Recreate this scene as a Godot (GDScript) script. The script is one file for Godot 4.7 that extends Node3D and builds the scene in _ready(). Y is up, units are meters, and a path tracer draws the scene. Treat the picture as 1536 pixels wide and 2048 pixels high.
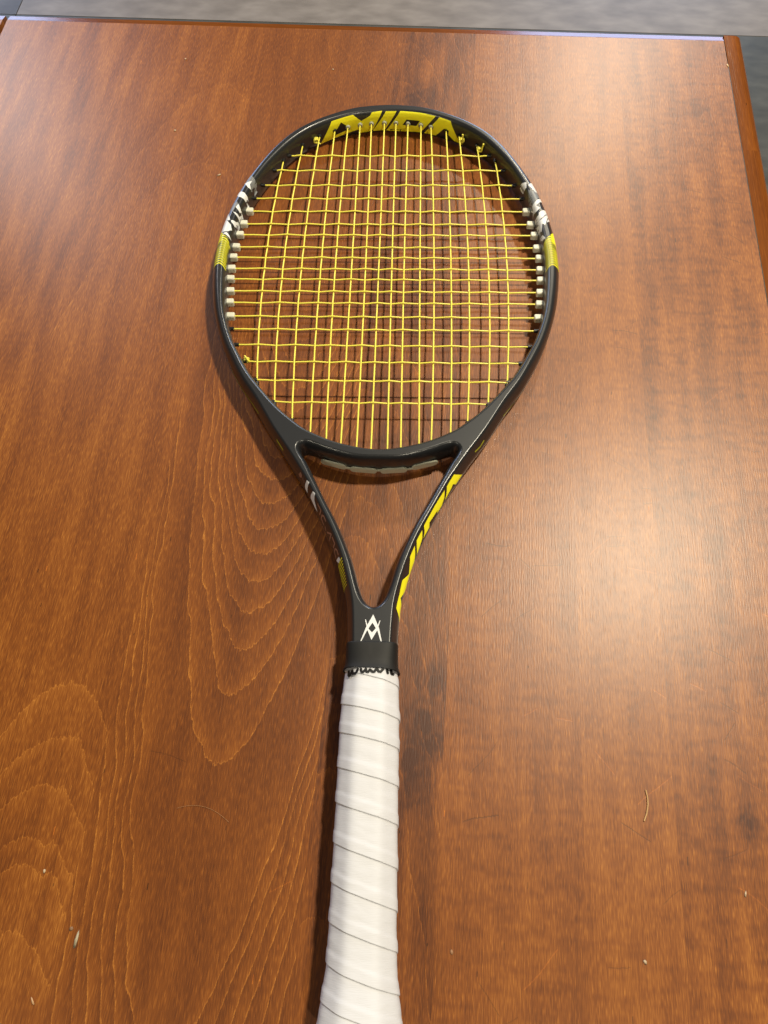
extends Node3D

# ------------------------------------------------------------------ camera, light, exposure
const CAMERA_HEIGHT := 0.46
const PITCH := 66.126
const ROLL := -3.117
const GRAIN_TURN := 7.45            # the table's boards, in degrees from the view direction
const RACKET_TURN := 4.367
const RACKET_TILT := 0.0115         # radians: butt cap and hoop tip touch the table
const RACKET_AT := Vector3(0.01114, 0.0136, -0.40496)
const FLOOR_Y := -0.745

var rng := RandomNumberGenerator.new()
var counts := {}
var M := {}

# racket outline, half of it, in millimetres (across, along)
const OUTLINE := [0, 184, 20, 182.4, 37, 178.5, 57, 169.6, 74, 158.9, 88, 146, 101, 128, 113, 105, 123, 81, 130, 55.5, 134.3, 30, 135.5, 5, 134.8, -12, 131.8, -34, 127.5, -52, 121, -72, 113, -91, 103, -110, 91, -128, 77, -151.5, 62.5, -173, 48, -196.5, 39.7, -212.2, 31.6, -229, 25.8, -243.4, 20.9, -258.8, 17.4, -273.5, 16.2, -286, 15.6, -300, 15.4, -315]
const HOOP_HOLE := [0, 170.8, 20, 169.3, 35, 166, 53, 158.5, 68, 149, 80.5, 137, 91.5, 122, 102, 103.5, 111, 82, 118, 57, 122.3, 32, 124.2, 10, 124, -5, 122, -28, 118.8, -50, 112, -71, 104, -87, 95, -103, 84, -117.5, 72, -131.5, 60, -142.5, 48, -151, 26.5, -160, 0, -164.5]
const THROAT_HOLE := [0, -174, 14, -173.6, 26, -171, 38, -167, 46, -163.8, 51, -162.6, 53.8, -165, 52, -170, 47.5, -177.5, 35, -202.5, 24, -223, 15, -244.5, 9.7, -262.5, 6.8, -270.5, 3.5, -275, 0, -276.5]
# profiles: (depth in from the edge, height above the middle plane)
const RIM_OUTSIDE := [0, 0, 0.15, 3, 0.7, 5.4, 1.7, 7.6, 3, 9.3, 4.5, 10.6, 6, 11.1]
const ARM_OUTSIDE := [0, 0, 0.4, 2.5, 1.2, 5, 2.4, 7.6, 3.5, 9.7, 4.3, 10.8, 5.2, 11.1]
const INSIDE := [0, 0, 0.05, 3.5, 0.25, 6, 0.8, 8.2, 1.7, 9.9, 2.7, 10.8, 3.6, 11.1]

# print on the inside of the hoop (arc length, height)
const HOOP_LETTERS := {
	"ax": [-65.0, -9.1, -52.0, 8.8, -32.2, 9.4, -25.5, 3.4, -17.5, 7.1, -15.6, 9.7, -6.8, 10.1, -15.4, -6.4, -19.7, -8.6, -26.6, -8.9, -28.3, -4.6, -51.0, -8.0],
	"i": [-3.5, 9.8, 5.6, 9.9, -4.1, -6.2, -6.0, -7.8, -15.2, -8.1, -15.2, -6.7],
	"o": [8.9, 10.0, 22.2, 10.0, 40.1, 9.8, 28.8, -5.7, 27.3, -8.0, 14.0, -9.2, -0.2, -9.2, -3.6, -7.9, -2.5, -6.5],
	"n": [43.7, 9.8, 54.2, 9.5, 61.7, -1.7, 67.4, -8.1, 59.2, -7.7, 53.4, -3.1, 53.7, 1.0, 49.1, 1.5, 41.2, -8.1, 30.2, -8.4, 34.9, -2.1],
}
const HOOP_LETTER_HOLES := {
	"ax_hole": [-43.7, 6.0, -38.6, 1.2, -38.9, -2.8, -51.6, -5.1, -49.5, -1.1],
	"o_hole": [14.5, 3.6, 26.5, 3.5, 23.4, -1.8, 11.1, -1.8],
	"line1": [0.3, -6.6, 10.3, -6.5, 9.0, -9.2, 8.2, -9.2, 9.3, -6.9, 1.4, -7.1, -0.2, -8.9],
}
# print seen from above (across, along); the arms' print is (arc length, height) on the outer wall
const WHITE_MARKS := {
	"lw1": [-117.5, 84.0, -112.6, 85.9, -113.7, 82.4, -113.0, 78.8, -115.0, 78.5, -122.2, 89.5],
	"lw2": [-125.9, 77.4, -117.9, 73.0, -115.2, 70.9, -112.3, 68.3, -112.0, 65.3, -115.8, 66.4, -116.2, 66.3, -118.7, 66.9, -122.0, 68.4],
	"lw3": [-122.7, 56.4, -121.0, 60.1, -119.6, 57.4, -118.6, 55.0, -117.1, 52.1, -118.8, 53.7, -119.9, 53.3, -121.8, 55.4],
	"lw4": [-124.4, 51.4, -122.6, 50.8, -119.9, 50.0, -118.6, 54.5, -120.0, 47.4, -120.6, 47.9, -122.4, 49.1],
	"lw5": [-130.4, 58.0, -125.5, 42.3, -128.3, 42.2, -124.6, 37.4, -123.5, 32.9, -125.9, 30.3, -130.9, 30.0, -134.1, 36.7, -132.1, 49.6],
	"lw6": [-129.6, 28.3, -127.1, 29.6, -124.8, 26.8, -123.6, 24.2, -125.8, 25.5],
	"lw7": [-125.0, 42.0, -121.5, 42.9, -120.2, 46.1, -119.3, 38.5, -121.9, 36.4, -122.4, 38.3, -124.4, 40.2],
	"rw1": [110.3, 86.3, 113.9, 84.5, 113.8, 79.8, 112.0, 79.3, 110.5, 83.6, 109.8, 85.7],
	"rw2": [115.1, 81.4, 121.5, 90.6, 123.4, 85.4, 125.1, 79.9, 120.6, 73.8, 117.7, 78.1],
	"rw3": [119.9, 63.3, 127.0, 72.0, 128.4, 69.0, 120.5, 59.3, 123.3, 56.1, 120.8, 53.6, 118.7, 53.9, 118.5, 56.0, 117.2, 60.6],
	"rw4": [122.2, 51.6, 127.7, 56.0, 130.7, 55.4, 124.8, 46.2, 121.7, 44.0, 120.4, 45.1, 119.8, 48.9, 121.8, 49.4],
	"rw5": [123.1, 43.9, 125.2, 45.6, 130.7, 54.5, 127.7, 43.3, 126.0, 37.9, 124.0, 39.6, 123.5, 32.9, 122.1, 34.1, 120.9, 42.0, 120.5, 44.2],
	"rw6": [128.3, 44.1, 131.7, 50.7, 132.4, 47.8, 127.5, 40.5],
	"rw7": [123.8, 29.6, 125.6, 24.7, 123.7, 24.6, 122.8, 28.1, 122.8, 29.5],
}
const GREY_MARKS := {
	"lgrey": [-117.8, 99.6, -111.7, 90.0, -109.5, 87.8, -108.0, 78.7, -110.5, 76.8, -113.0, 78.2, -113.0, 85.2, -117.5, 84.0, -121.2, 94.8],
	"lgrey2": [-122.6, 62.6, -121.0, 60.6, -123.1, 55.8, -124.4, 51.7, -128.5, 54.3, -126.0, 61.5],
	"rgrey": [115.0, 77.1, 117.9, 74.4, 125.3, 79.3, 126.2, 73.8, 119.9, 63.3, 118.1, 60.1, 115.6, 66.7],
}
const ARM_LETTERS := {
	"ay1": [461.8, 9.5, 455.2, 1.9, 463.6, 1.3, 466.5, 5.1, 468.6, 3.9, 478.3, 2.4, 475.5, 5.0, 471.6, 9.1],
	"ay2": [474.9, 9.1, 478.2, 5.1, 482.9, 2.4, 489.6, 2.8, 488.2, 4.6, 499.3, 5.9, 501.1, 3.0, 509.9, 3.3, 506.2, 6.0, 504.2, 9.2, 488.2, 9.7],
	"ay3": [507.2, 8.8, 510.8, 4.8, 514.2, 3.5, 522.1, 1.6, 518.6, 6.0, 515.4, 9.1],
	"ay4": [518.9, 8.7, 523.0, 4.5, 526.6, 1.4, 538.1, 0.7, 547.0, 0.0, 553.8, 5.1, 557.0, 0.0, 563.2, 0.0, 567.8, 0.0, 561.3, 7.8, 552.7, 7.3, 543.2, 8.3, 536.4, 3.2, 529.1, 7.4, 527.1, 8.8],
}
const ARM_WHITE := {
	"s1": [-469.1, 10.3, -471.9, 10.9, -472.8, 7.1, -474.7, 3.3, -471.1, 3.6, -469.6, 5.9],
	"s2": [-478.5, 10.6, -481.1, 10.9, -483.4, 7.4, -490.9, 4.0, -486.8, 3.3, -482.9, 3.7, -479.5, 4.1, -478.4, 6.2],
	"w9": [-527.2, 7.7, -529.5, 8.2, -530.4, 4.8, -527.2, 2.0],
}
const LOGO := {
	"logoA": [0.4, -282.9, 4.2, -291.4, 6.2, -300.1, 5.6, -300.3, 3.3, -293.2, 0.1, -288.1, -3.2, -293.3, -6.3, -299.8, -6.8, -299.7, -3.7, -290.9],
	"logoV": [-4.5, -286.2, -4.0, -286.2, -3.0, -289.6, -2.0, -292.1, -0.0, -294.3, 2.3, -291.5, 3.4, -289.5, 4.4, -286.8, 4.9, -286.7, 4.1, -289.5, 3.0, -293.2, -0.2, -298.8, -2.9, -292.6, -3.6, -289.9],
}

var c_out: PackedVector2Array
var c_hoop: PackedVector2Array
var c_throat: PackedVector2Array


func _ready() -> void:
	rng.seed = 7
	make_camera()
	make_light()
	make_materials()
	make_floor()
	make_table()
	make_racket()
	make_crumbs()


func make_camera() -> void:
	var p := deg_to_rad(PITCH)
	var fw := Vector3(0, -sin(p), -cos(p))
	var dn := Vector3(0, -cos(p), sin(p))
	var rt := Vector3.RIGHT
	var r := deg_to_rad(ROLL)
	var cam := Camera3D.new()
	cam.name = "camera"
	var right := rt * cos(r) - dn * sin(r)
	var down := rt * sin(r) + dn * cos(r)
	cam.transform = Transform3D(Basis(right, -down, -fw), Vector3(0, CAMERA_HEIGHT, 0))
	cam.fov = 70.47
	cam.near = 0.02
	cam.far = 60.0
	add_child(cam)
	cam.current = true


func lamp(called: String, at: Vector3, energy: float, tint: Color, size: float) -> void:
	var l := OmniLight3D.new()
	l.name = called
	l.position = at
	l.light_energy = energy
	l.light_color = tint
	l.light_size = size
	l.omni_range = 12.0
	l.omni_attenuation = 2.0
	l.shadow_enabled = true
	add_child(l)


func make_light() -> void:
	var we := WorldEnvironment.new()
	we.name = "environment"
	var e := Environment.new()
	e.background_mode = Environment.BG_COLOR
	e.background_color = Color(0.22, 0.21, 0.2)
	e.tonemap_mode = Environment.TONE_MAPPER_LINEAR
	e.tonemap_exposure = 1.0
	e.sdfgi_enabled = true
	e.ssao_enabled = true
	e.ssil_enabled = true
	we.environment = e
	add_child(we)
	# recessed ceiling lamps on a grid of about 2.15 by 2.64 m, 1.75 m above the table
	var warm := Color(1.0, 0.95, 0.84)
	lamp("ceiling_lamp_right", Vector3(0.778, 1.75, -0.746), 4.6, warm, 0.065)
	lamp("ceiling_lamp_far_right", Vector3(1.02, 1.75, -2.9), 3.7, warm, 0.06)
	lamp("ceiling_lamp_far_left", Vector3(-1.62, 1.75, -3.02), 2.3, Color(1.0, 0.95, 0.93), 0.06)
	lamp("ceiling_lamp_near_right", Vector3(0.6, 1.75, 1.40), 1.35, warm, 0.06)
	lamp("ceiling_lamp_near_left", Vector3(-1.5, 1.75, 1.30), 0.9, warm, 0.06)
	# two far windows: their cool light lies along the table's back edge
	for q in [[-2.35, 1.6], [1.68, 1.45]]:
		var w := AreaLight3D.new()
		w.name = "window_light"
		w.area_size = Vector2(q[1], 2.0)
		w.light_energy = 6.0
		w.light_color = Color(0.66, 0.8, 1.0)
		w.area_range = 12.0
		w.shadow_enabled = true
		w.position = Vector3(q[0], 0.5, -4.5)
		w.rotation.y = PI
		add_child(w, true)


# ------------------------------------------------------------------ naming and tagging
func numbered(called: String) -> String:
	counts[called] = counts.get(called, -1) + 1
	return called if counts[called] == 0 else "%s_%03d" % [called, counts[called]]


func tag(o: Node, label := "", category := "", group := "", kind := "") -> Node:
	for kv in [["label", label], ["category", category], ["group", group], ["kind", kind]]:
		if kv[1] != "":
			o.set_meta(kv[0], kv[1])
	return o


func base(called: String, t := Transform3D()) -> Node3D:
	var n := Node3D.new()
	n.name = numbered(called)
	n.transform = t
	add_child(n)
	return n


func put(mesh: Mesh, called: String, mat: Material, parent: Node = null) -> MeshInstance3D:
	var o := MeshInstance3D.new()
	o.mesh = mesh
	o.material_override = mat
	o.cast_shadow = GeometryInstance3D.SHADOW_CASTING_SETTING_ON
	if parent == null:
		o.name = numbered(called)
		add_child(o)
	else:
		var k := 0
		var n := called
		while parent.has_node(n):
			k += 1
			n = "%s_%03d" % [called, k]
		o.name = n
		parent.add_child(o)
	return o


# ------------------------------------------------------------------ mesh building
class Builder:
	var v := PackedVector3Array()
	var n := PackedVector3Array()
	var uv := PackedVector2Array()
	var ix := PackedInt32Array()

	func add(p: Vector3, nn: Vector3, t := Vector2.ZERO) -> int:
		v.append(p)
		n.append(nn.normalized())
		uv.append(t)
		return v.size() - 1

	func tri(a: int, b: int, c: int) -> void:
		var g := (v[b] - v[a]).cross(v[c] - v[a])
		if g.dot(n[a] + n[b] + n[c]) > 0.0:
			ix.append_array([a, c, b])
		else:
			ix.append_array([a, b, c])

	func quad(a: int, b: int, c: int, d: int) -> void:
		tri(a, b, c)
		tri(a, c, d)

	func grid(first: int, rows: int, cols: int, wrap := false) -> void:
		for i in rows - 1:
			for j in (cols if wrap else cols - 1):
				var j2 := (j + 1) % cols
				quad(first + i * cols + j, first + i * cols + j2, first + (i + 1) * cols + j2, first + (i + 1) * cols + j)

	func flat(pts: Array) -> void:
		var g: Vector3 = (pts[1] - pts[0]).cross(pts[2] - pts[0])
		var f := []
		for p in pts:
			f.append(add(p, -g))
		for k in range(1, pts.size() - 1):
			ix.append_array([f[0], f[k], f[k + 1]])

	func mesh() -> ArrayMesh:
		var a := []
		a.resize(Mesh.ARRAY_MAX)
		a[Mesh.ARRAY_VERTEX] = v
		a[Mesh.ARRAY_NORMAL] = n
		a[Mesh.ARRAY_TEX_UV] = uv
		a[Mesh.ARRAY_INDEX] = ix
		var m := ArrayMesh.new()
		m.add_surface_from_arrays(Mesh.PRIMITIVE_TRIANGLES, a)
		return m


func chamfer_box(s: Vector3, c: float) -> ArrayMesh:
	# a box with flat chamfers on its twelve edges and eight corners
	var b := Builder.new()
	var h := s / 2.0
	var corner := func(sx: int, sy: int, sz: int, axis: int) -> Vector3:
		var p := Vector3(h.x - c, h.y - c, h.z - c)
		p[axis] = h[axis]
		return p * Vector3(sx, sy, sz)
	var face := func(pts: Array, outward: Vector3) -> void:
		var g: Vector3 = (pts[1] - pts[0]).cross(pts[2] - pts[0])
		if g.dot(outward) > 0.0:
			pts.reverse()
		b.flat(pts)
	for axis in 3:
		for sg in [-1, 1]:
			var o := Vector3.ZERO
			o[axis] = sg
			var u := (axis + 1) % 3
			var w := (axis + 2) % 3
			var pts := []
			for q in [[-1, -1], [1, -1], [1, 1], [-1, 1]]:
				var sgn := Vector3i.ZERO
				sgn[axis] = sg
				sgn[u] = q[0]
				sgn[w] = q[1]
				pts.append(corner.call(sgn.x, sgn.y, sgn.z, axis))
			face.call(pts, o)
	for axis in 3:
		var u := (axis + 1) % 3
		var w := (axis + 2) % 3
		for q in [[-1, -1], [1, -1], [1, 1], [-1, 1]]:
			var o := Vector3.ZERO
			o[u] = q[0]
			o[w] = q[1]
			var pts := []
			for e in [[-1, u], [1, u], [1, w], [-1, w]]:
				var sgn := Vector3i.ZERO
				sgn[axis] = e[0]
				sgn[u] = q[0]
				sgn[w] = q[1]
				pts.append(corner.call(sgn.x, sgn.y, sgn.z, e[1]))
			face.call(pts, o)
	for sx in [-1, 1]:
		for sy in [-1, 1]:
			for sz in [-1, 1]:
				face.call([corner.call(sx, sy, sz, 0), corner.call(sx, sy, sz, 1), corner.call(sx, sy, sz, 2)], Vector3(sx, sy, sz))
	return b.mesh()


func tube(b: Builder, path: PackedVector3Array, r: float, sides := 8, caps := true) -> void:
	var first := b.v.size()
	var up := Vector3.UP
	for i in path.size():
		var d := (path[mini(i + 1, path.size() - 1)] - path[maxi(i - 1, 0)]).normalized()
		if absf(d.dot(up)) > 0.95:
			up = Vector3.RIGHT
		var x := d.cross(up).normalized()
		var y := x.cross(d).normalized()
		for k in sides:
			var a := TAU * k / sides
			var o := x * cos(a) + y * sin(a)
			b.add(path[i] + o * r, o)
	b.grid(first, path.size(), sides, true)
	if caps:
		for e in [0, path.size() - 1]:
			var nn := (path[0] - path[1]) if e == 0 else (path[e] - path[e - 1])
			var c := b.add(path[e], nn)
			var ring := []
			for k in sides:
				ring.append(b.add(b.v[first + e * sides + k], nn))
			for k in sides:
				b.tri(c, ring[k], ring[(k + 1) % sides])


# ------------------------------------------------------------------ materials
func std(color: Color, rough: float, spec := 0.5, metal := 0.0) -> StandardMaterial3D:
	var m := StandardMaterial3D.new()
	m.albedo_color = color
	m.roughness = rough
	m.metallic_specular = spec
	m.metallic = metal
	return m


func noise(sd: int, freq: float, octaves := 3, type := FastNoiseLite.TYPE_SIMPLEX_SMOOTH) -> FastNoiseLite:
	var f := FastNoiseLite.new()
	f.seed = sd
	f.noise_type = type
	f.frequency = freq
	f.fractal_type = FastNoiseLite.FRACTAL_FBM if octaves > 1 else FastNoiseLite.FRACTAL_NONE
	f.fractal_octaves = octaves
	return f


func noise_image(sd: int, freq: float, w: int, h: int, stretch_w := 1.0, stretch_h := 1.0, octaves := 3) -> Image:
	# noise drawn small and stretched: streaks along one axis
	var im := noise(sd, freq, octaves).get_image(maxi(4, int(w / stretch_w)), maxi(4, int(h / stretch_h)), false, false, true)
	im.convert(Image.FORMAT_L8)
	if im.get_width() != w or im.get_height() != h:
		im.resize(w, h, Image.INTERPOLATE_CUBIC)
	return im


func make_materials() -> void:
	# satin graphite paint with a fine metallic fleck
	var frame := std(Color(0.18, 0.186, 0.198), 0.34, 0.5, 0.35)
	frame.clearcoat_enabled = true
	frame.clearcoat = 0.4
	frame.clearcoat_roughness = 0.22
	M.frame = frame
	M.string = std(Color(0.93, 0.89, 0.35), 0.35, 0.5)
	M.yellow = std(Color(1.0, 0.98, 0.16), 0.42, 0.5)
	M.yellow_faint = std(Color(0.62, 0.62, 0.16), 0.42, 0.5)
	M.white_print = std(Color(0.86, 0.87, 0.88), 0.42, 0.5)
	M.grey_print = std(Color(0.46, 0.47, 0.48), 0.42, 0.5)
	M.bronze_print = std(Color(0.62, 0.5, 0.44), 0.4, 0.5, 0.4)
	M.black_print = std(Color(0.1, 0.1, 0.1), 0.45, 0.5)
	M.chip = std(Color(0.62, 0.62, 0.6), 0.6, 0.4)
	M.ink = std(Color(0.07, 0.07, 0.07), 0.6, 0.4)
	M.grommet = std(Color(0.08, 0.08, 0.08), 0.45, 0.5)
	var clear := std(Color(0.86, 0.86, 0.8), 0.35, 0.5)
	clear.backlight_enabled = true
	clear.backlight = Color(0.35, 0.35, 0.3)
	M.clear = clear
	M.barrel = std(Color(0.62, 0.62, 0.56), 0.4, 0.5)
	var gel := std(Color(0.72, 0.72, 0.64), 0.3, 0.5)
	M.gel = gel
	var rubber := std(Color(0.1, 0.1, 0.1), 0.6, 0.4)
	var rn := NoiseTexture2D.new()
	rn.width = 256
	rn.height = 256
	rn.noise = noise(5, 0.03, 4)
	M.rubber = rubber
	var wrap := std(Color(0.81, 0.818, 0.848), 0.62, 0.4)
	var wi := noise_image(31, 0.09, 512, 512, 9.0, 1.0, 4)
	wrap.heightmap_enabled = true
	wrap.heightmap_texture = ImageTexture.create_from_image(wi)
	wrap.heightmap_scale = 0.005
	M.wrap = wrap


# ------------------------------------------------------------------ floor
func make_floor() -> void:
	var t := Transform3D(Basis(Vector3.UP, -deg_to_rad(GRAIN_TURN)), Vector3(0, FLOOR_Y, 0))
	var root := base("floor", t)
	tag(root, "", "", "", "structure")
	var b := Builder.new()
	b.flat([Vector3(-14, -0.006, -14), Vector3(14, -0.006, -14), Vector3(14, -0.006, 14), Vector3(-14, -0.006, 14)])
	put(b.mesh(), "joint_mortar", std(Color(0.2, 0.19, 0.175), 0.9, 0.3), root)
	# large grey tiles, clouded like poured concrete; joints where the photograph shows them
	var mats := []
	for k in 4:
		var im := noise_image(60 + k, 0.05, 512, 512, 1.0, 1.4, 5)
		var tone: float = [0.54, 0.34, 0.27, 0.5][k]
		var g := Gradient.new()
		var c := Color(tone, tone * 0.935, tone * 0.88) if k != 2 else Color(tone, tone * 0.985, tone * 0.86)
		im.convert(Image.FORMAT_RGB8)
		var data := im.get_data()
		var lo := c.darkened(0.14)
		var hi := c.lightened(0.1)
		for i in range(0, data.size(), 3):
			var q := clampf(float(data[i]) / 255.0, 0.0, 1.0)
			data[i] = int(255.0 * lerpf(lo.r, hi.r, q))
			data[i + 1] = int(255.0 * lerpf(lo.g, hi.g, q))
			data[i + 2] = int(255.0 * lerpf(lo.b, hi.b, q))
		var m := std(Color.WHITE, 0.55, 0.4)
		m.albedo_texture = ImageTexture.create_from_image(Image.create_from_data(512, 512, false, Image.FORMAT_RGB8, data))
		mats.append(m)
	var tw := 2.7
	var th := 0.95
	for i in range(-2, 3):
		for j in range(-3, 4):
			var x0 := -1.160 + tw * i
			var a0 := 1.9 + th * j
			var bb := Builder.new()
			var g := 0.0012
			var q := [Vector3(x0 + g, 0, -(a0 + g)), Vector3(x0 + tw - g, 0, -(a0 + g)), Vector3(x0 + tw - g, 0, -(a0 + th - g)), Vector3(x0 + g, 0, -(a0 + th - g))]
			var id := []
			var uvs := [Vector2(0, 1), Vector2(1, 1), Vector2(1, 0), Vector2(0, 0)]
			for k in 4:
				id.append(bb.add(q[k], Vector3.UP, uvs[k]))
			bb.quad(id[0], id[1], id[2], id[3])
			for k in 4:
				var p: Vector3 = q[k]
				var p2: Vector3 = q[(k + 1) % 4]
				bb.flat([p, p2, p2 - Vector3(0, 0.005, 0), p - Vector3(0, 0.005, 0)])
			var kind := 0
			if j == 0:
				kind = 0 if i == 0 else (1 if i < 0 else 3)
			elif j < 0:
				kind = 2
			else:
				kind = 3
			put(bb.mesh(), "tile", mats[kind], root)


# ------------------------------------------------------------------ table
# lateral x and along a (away from the viewer) in metres, in the table's own axes
func wood(w: int, h: int, x0: float, x1: float, a1: float, a0: float, sd: int, o: Dictionary) -> Array:
	var fib := noise_image(sd, 0.24, w, h, 1.0, 40.0, 3).get_data()       # long faint streaks
	var fine := noise_image(sd + 1, 0.42, w, h, 1.0, 6.0, 2).get_data()   # short pores
	var blot := noise_image(sd + 2, 0.02, w, h, 1.5, 5.0, 3).get_data()
	var wob := noise_image(sd + 3, 0.008, w, h, 1.0, 1.5, 3).get_data()
	var curl := noise_image(sd + 4, 0.05, w, h, 5.0, 0.9, 2).get_data()
	var jag := noise_image(sd + 5, 0.09, w, h, 1.0, 3.0, 3).get_data()
	var dark: Color = o.get("dark", Color(0.275, 0.131, 0.042))
	var mid: Color = o.get("mid", Color(0.495, 0.276, 0.088))
	var light: Color = o.get("light", Color(0.705, 0.46, 0.187))
	var tone0: float = o.get("tone", 0.5)
	var fleck: float = o.get("fleck", 0.16)
	var curls: float = o.get("curl", 0.0)
	var blots: float = o.get("blot", 0.2)
	var streak: float = o.get("streak", 0.1)
	var rings: Array = o.get("rings", [])     # where growth rings cross the board's middle, falling
	var bow: float = o.get("bow", 60.0)
	var axis: float = o.get("axis", (x0 + x1) / 2.0)
	var lean: float = o.get("lean", 0.0)
	var line: float = o.get("line", 0.35)
	var knots: Array = o.get("knots", [])     # lateral, along, radius, depth
	var data := PackedByteArray()
	data.resize(w * h * 3)
	var relief := PackedByteArray()
	relief.resize(w * h)
	var nr := rings.size()
	var at := 0
	var sgn := signf(bow)
	for y in h:
		var a := lerpf(a1, a0, (y + 0.5) / h)
		var ax := axis + lean * a
		var k := 0
		var show := line * lerpf(float(o.get("far_line", 1.0)), 1.0, smoothstep(0.44, 0.27, a))
		for x in w:
			var px := lerpf(x0, x1, (x + 0.5) / w)
			var f := (fib[at] - 128) / 128.0
			var g := (fine[at] - 128) / 128.0
			var t := tone0 + streak * f + blots * (blot[at] - 128) / 128.0
			if g > 0.12:
				t += fleck * (g - 0.12) * 1.6
			else:
				t += fleck * (g - 0.12) * 0.7
			if curls > 0.0:
				var cu := (curl[at] - 128) / 128.0
				t += curls * minf(cu, 0.2)
			if nr > 1:
				var d := px - ax + (wob[at] - 128) * 0.000022
				var q := absf(d)
				var s := a - bow * q * q + (wob[at] - 128) * 0.000035 + (jag[at] - 128) * 0.000016
				if s < rings[0] and s > rings[nr - 1]:
					while k < nr - 2 and s < rings[k + 1]:
						k += 1
					while k > 0 and s >= rings[k]:
						k -= 1
					var gap: float = rings[k] - rings[k + 1]
					# distance inside the ring line, measured square to it
					var run: float = (s - rings[k + 1]) if sgn > 0.0 else (rings[k] - s)
					var steep := sqrt(1.0 + pow(2.0 * bow * q, 2.0))
					var away := run / steep
					if away < 0.0005:
						t += show * (0.8 + 0.3 * g)
					elif away < 0.008:
						t += show * 0.24 * (1.0 - away / 0.008)
					t -= show * 0.16 * clampf(run / gap, 0.0, 1.0)
			for kn in knots:
				var dx: float = (px - kn[0]) / kn[2]
				var dy: float = (a - kn[1]) / (kn[2] * 1.3)
				var dd := dx * dx + dy * dy
				if dd < 9.0:
					var e := exp(-dd)
					t -= kn[3] * e
					if dd > 0.15:
						t += kn[3] * 0.35 * e * sin(sqrt(dd) * 9.0 + (wob[at] - 128) * 0.05)
			t = clampf(t, 0.0, 1.0)
			var r: float
			var gg: float
			var bb: float
			if t < 0.5:
				var k2 := t * 2.0
				r = dark.r + (mid.r - dark.r) * k2
				gg = dark.g + (mid.g - dark.g) * k2
				bb = dark.b + (mid.b - dark.b) * k2
			else:
				var k3 := t * 2.0 - 1.0
				r = mid.r + (light.r - mid.r) * k3
				gg = mid.g + (light.g - mid.g) * k3
				bb = mid.b + (light.b - mid.b) * k3
			data[at * 3] = int(r * 255.0)
			data[at * 3 + 1] = int(gg * 255.0)
			data[at * 3 + 2] = int(bb * 255.0)
			relief[at] = clampi(int(128.0 + 45.0 * f + 75.0 * g), 0, 255)
			at += 1
	# dents and specks of old dirt, thin scratches across the grain
	var pick := RandomNumberGenerator.new()
	pick.seed = sd
	for i in int((x1 - x0) * 420.0):
		var cx := pick.randi_range(4, w - 5)
		var cy := pick.randi_range(8, h - 9)
		var long := pick.randi_range(1, 4)
		var wide := pick.randi_range(1, 2)
		var deep := pick.randf_range(0.45, 0.8) if pick.randf() < 0.75 else 1.35
		for yy in range(-long, long + 1):
			for xx in wide:
				var q := (cy + yy) * w + cx + xx
				for c in 3:
					data[q * 3 + c] = mini(255, int(data[q * 3 + c] * deep))
				relief[q] = 70
	for i in int(o.get("scratches", 0)):
		var p := Vector2(pick.randf_range(0.1, 0.9) * w, pick.randf_range(0.2, 0.95) * h)
		var ang := pick.randf_range(-0.6, 0.6)
		var dir := Vector2(cos(ang), sin(ang))
		var tint := pick.randf_range(0.72, 0.86) if pick.randf() < 0.7 else 1.2
		for n in pick.randi_range(20, 90):
			p += dir
			dir = dir.rotated(pick.randf_range(-0.02, 0.022))
			var xi := int(p.x)
			var yi := int(p.y)
			if xi > 0 and xi < w and yi > 0 and yi < h:
				var q := yi * w + xi
				for c in 3:
					data[q * 3 + c] = mini(255, int(data[q * 3 + c] * tint))
				relief[q] = 90
	return [Image.create_from_data(w, h, false, Image.FORMAT_RGB8, data), Image.create_from_data(w, h, false, Image.FORMAT_L8, relief)]


func wood_material(images: Array) -> StandardMaterial3D:
	var m := std(Color.WHITE, 0.4, 0.52)
	m.albedo_texture = ImageTexture.create_from_image(images[0])
	m.heightmap_enabled = true
	m.heightmap_texture = ImageTexture.create_from_image(images[1])
	m.heightmap_scale = 0.008
	return m


const BOARD_FAR := 0.7165
const TEX_NEAR := -0.16
const BOARD_NEAR := -0.33


func board_mesh(x0: float, x1: float, a0: float, a1: float, thick: float) -> ArrayMesh:
	var b := Builder.new()
	var v0 := (BOARD_FAR - a0) / (BOARD_FAR - TEX_NEAR)
	var v1 := (BOARD_FAR - a1) / (BOARD_FAR - TEX_NEAR)
	var q := [Vector3(x0, 0, -a0), Vector3(x1, 0, -a0), Vector3(x1, 0, -a1), Vector3(x0, 0, -a1)]
	var uvs := [Vector2(0, v0), Vector2(1, v0), Vector2(1, v1), Vector2(0, v1)]
	for side in [0.0, -thick]:
		var id := []
		for k in 4:
			id.append(b.add(q[k] + Vector3(0, side, 0), Vector3.UP if side == 0.0 else Vector3.DOWN, uvs[k]))
		b.quad(id[0], id[1], id[2], id[3])
	for k in 4:
		var p: Vector3 = q[k]
		var p2: Vector3 = q[(k + 1) % 4]
		var nn := (p2 - p).cross(Vector3.UP)
		var mid: Vector3 = (q[0] + q[2]) / 2.0
		if nn.dot((p + p2) / 2.0 - mid) < 0.0:
			nn = -nn
		var e := [b.add(p, nn, uvs[k]), b.add(p2, nn, uvs[(k + 1) % 4]), b.add(p2 - Vector3(0, thick, 0), nn, uvs[(k + 1) % 4]), b.add(p - Vector3(0, thick, 0), nn, uvs[k])]
		b.quad(e[0], e[1], e[2], e[3])
	return b.mesh()


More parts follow.
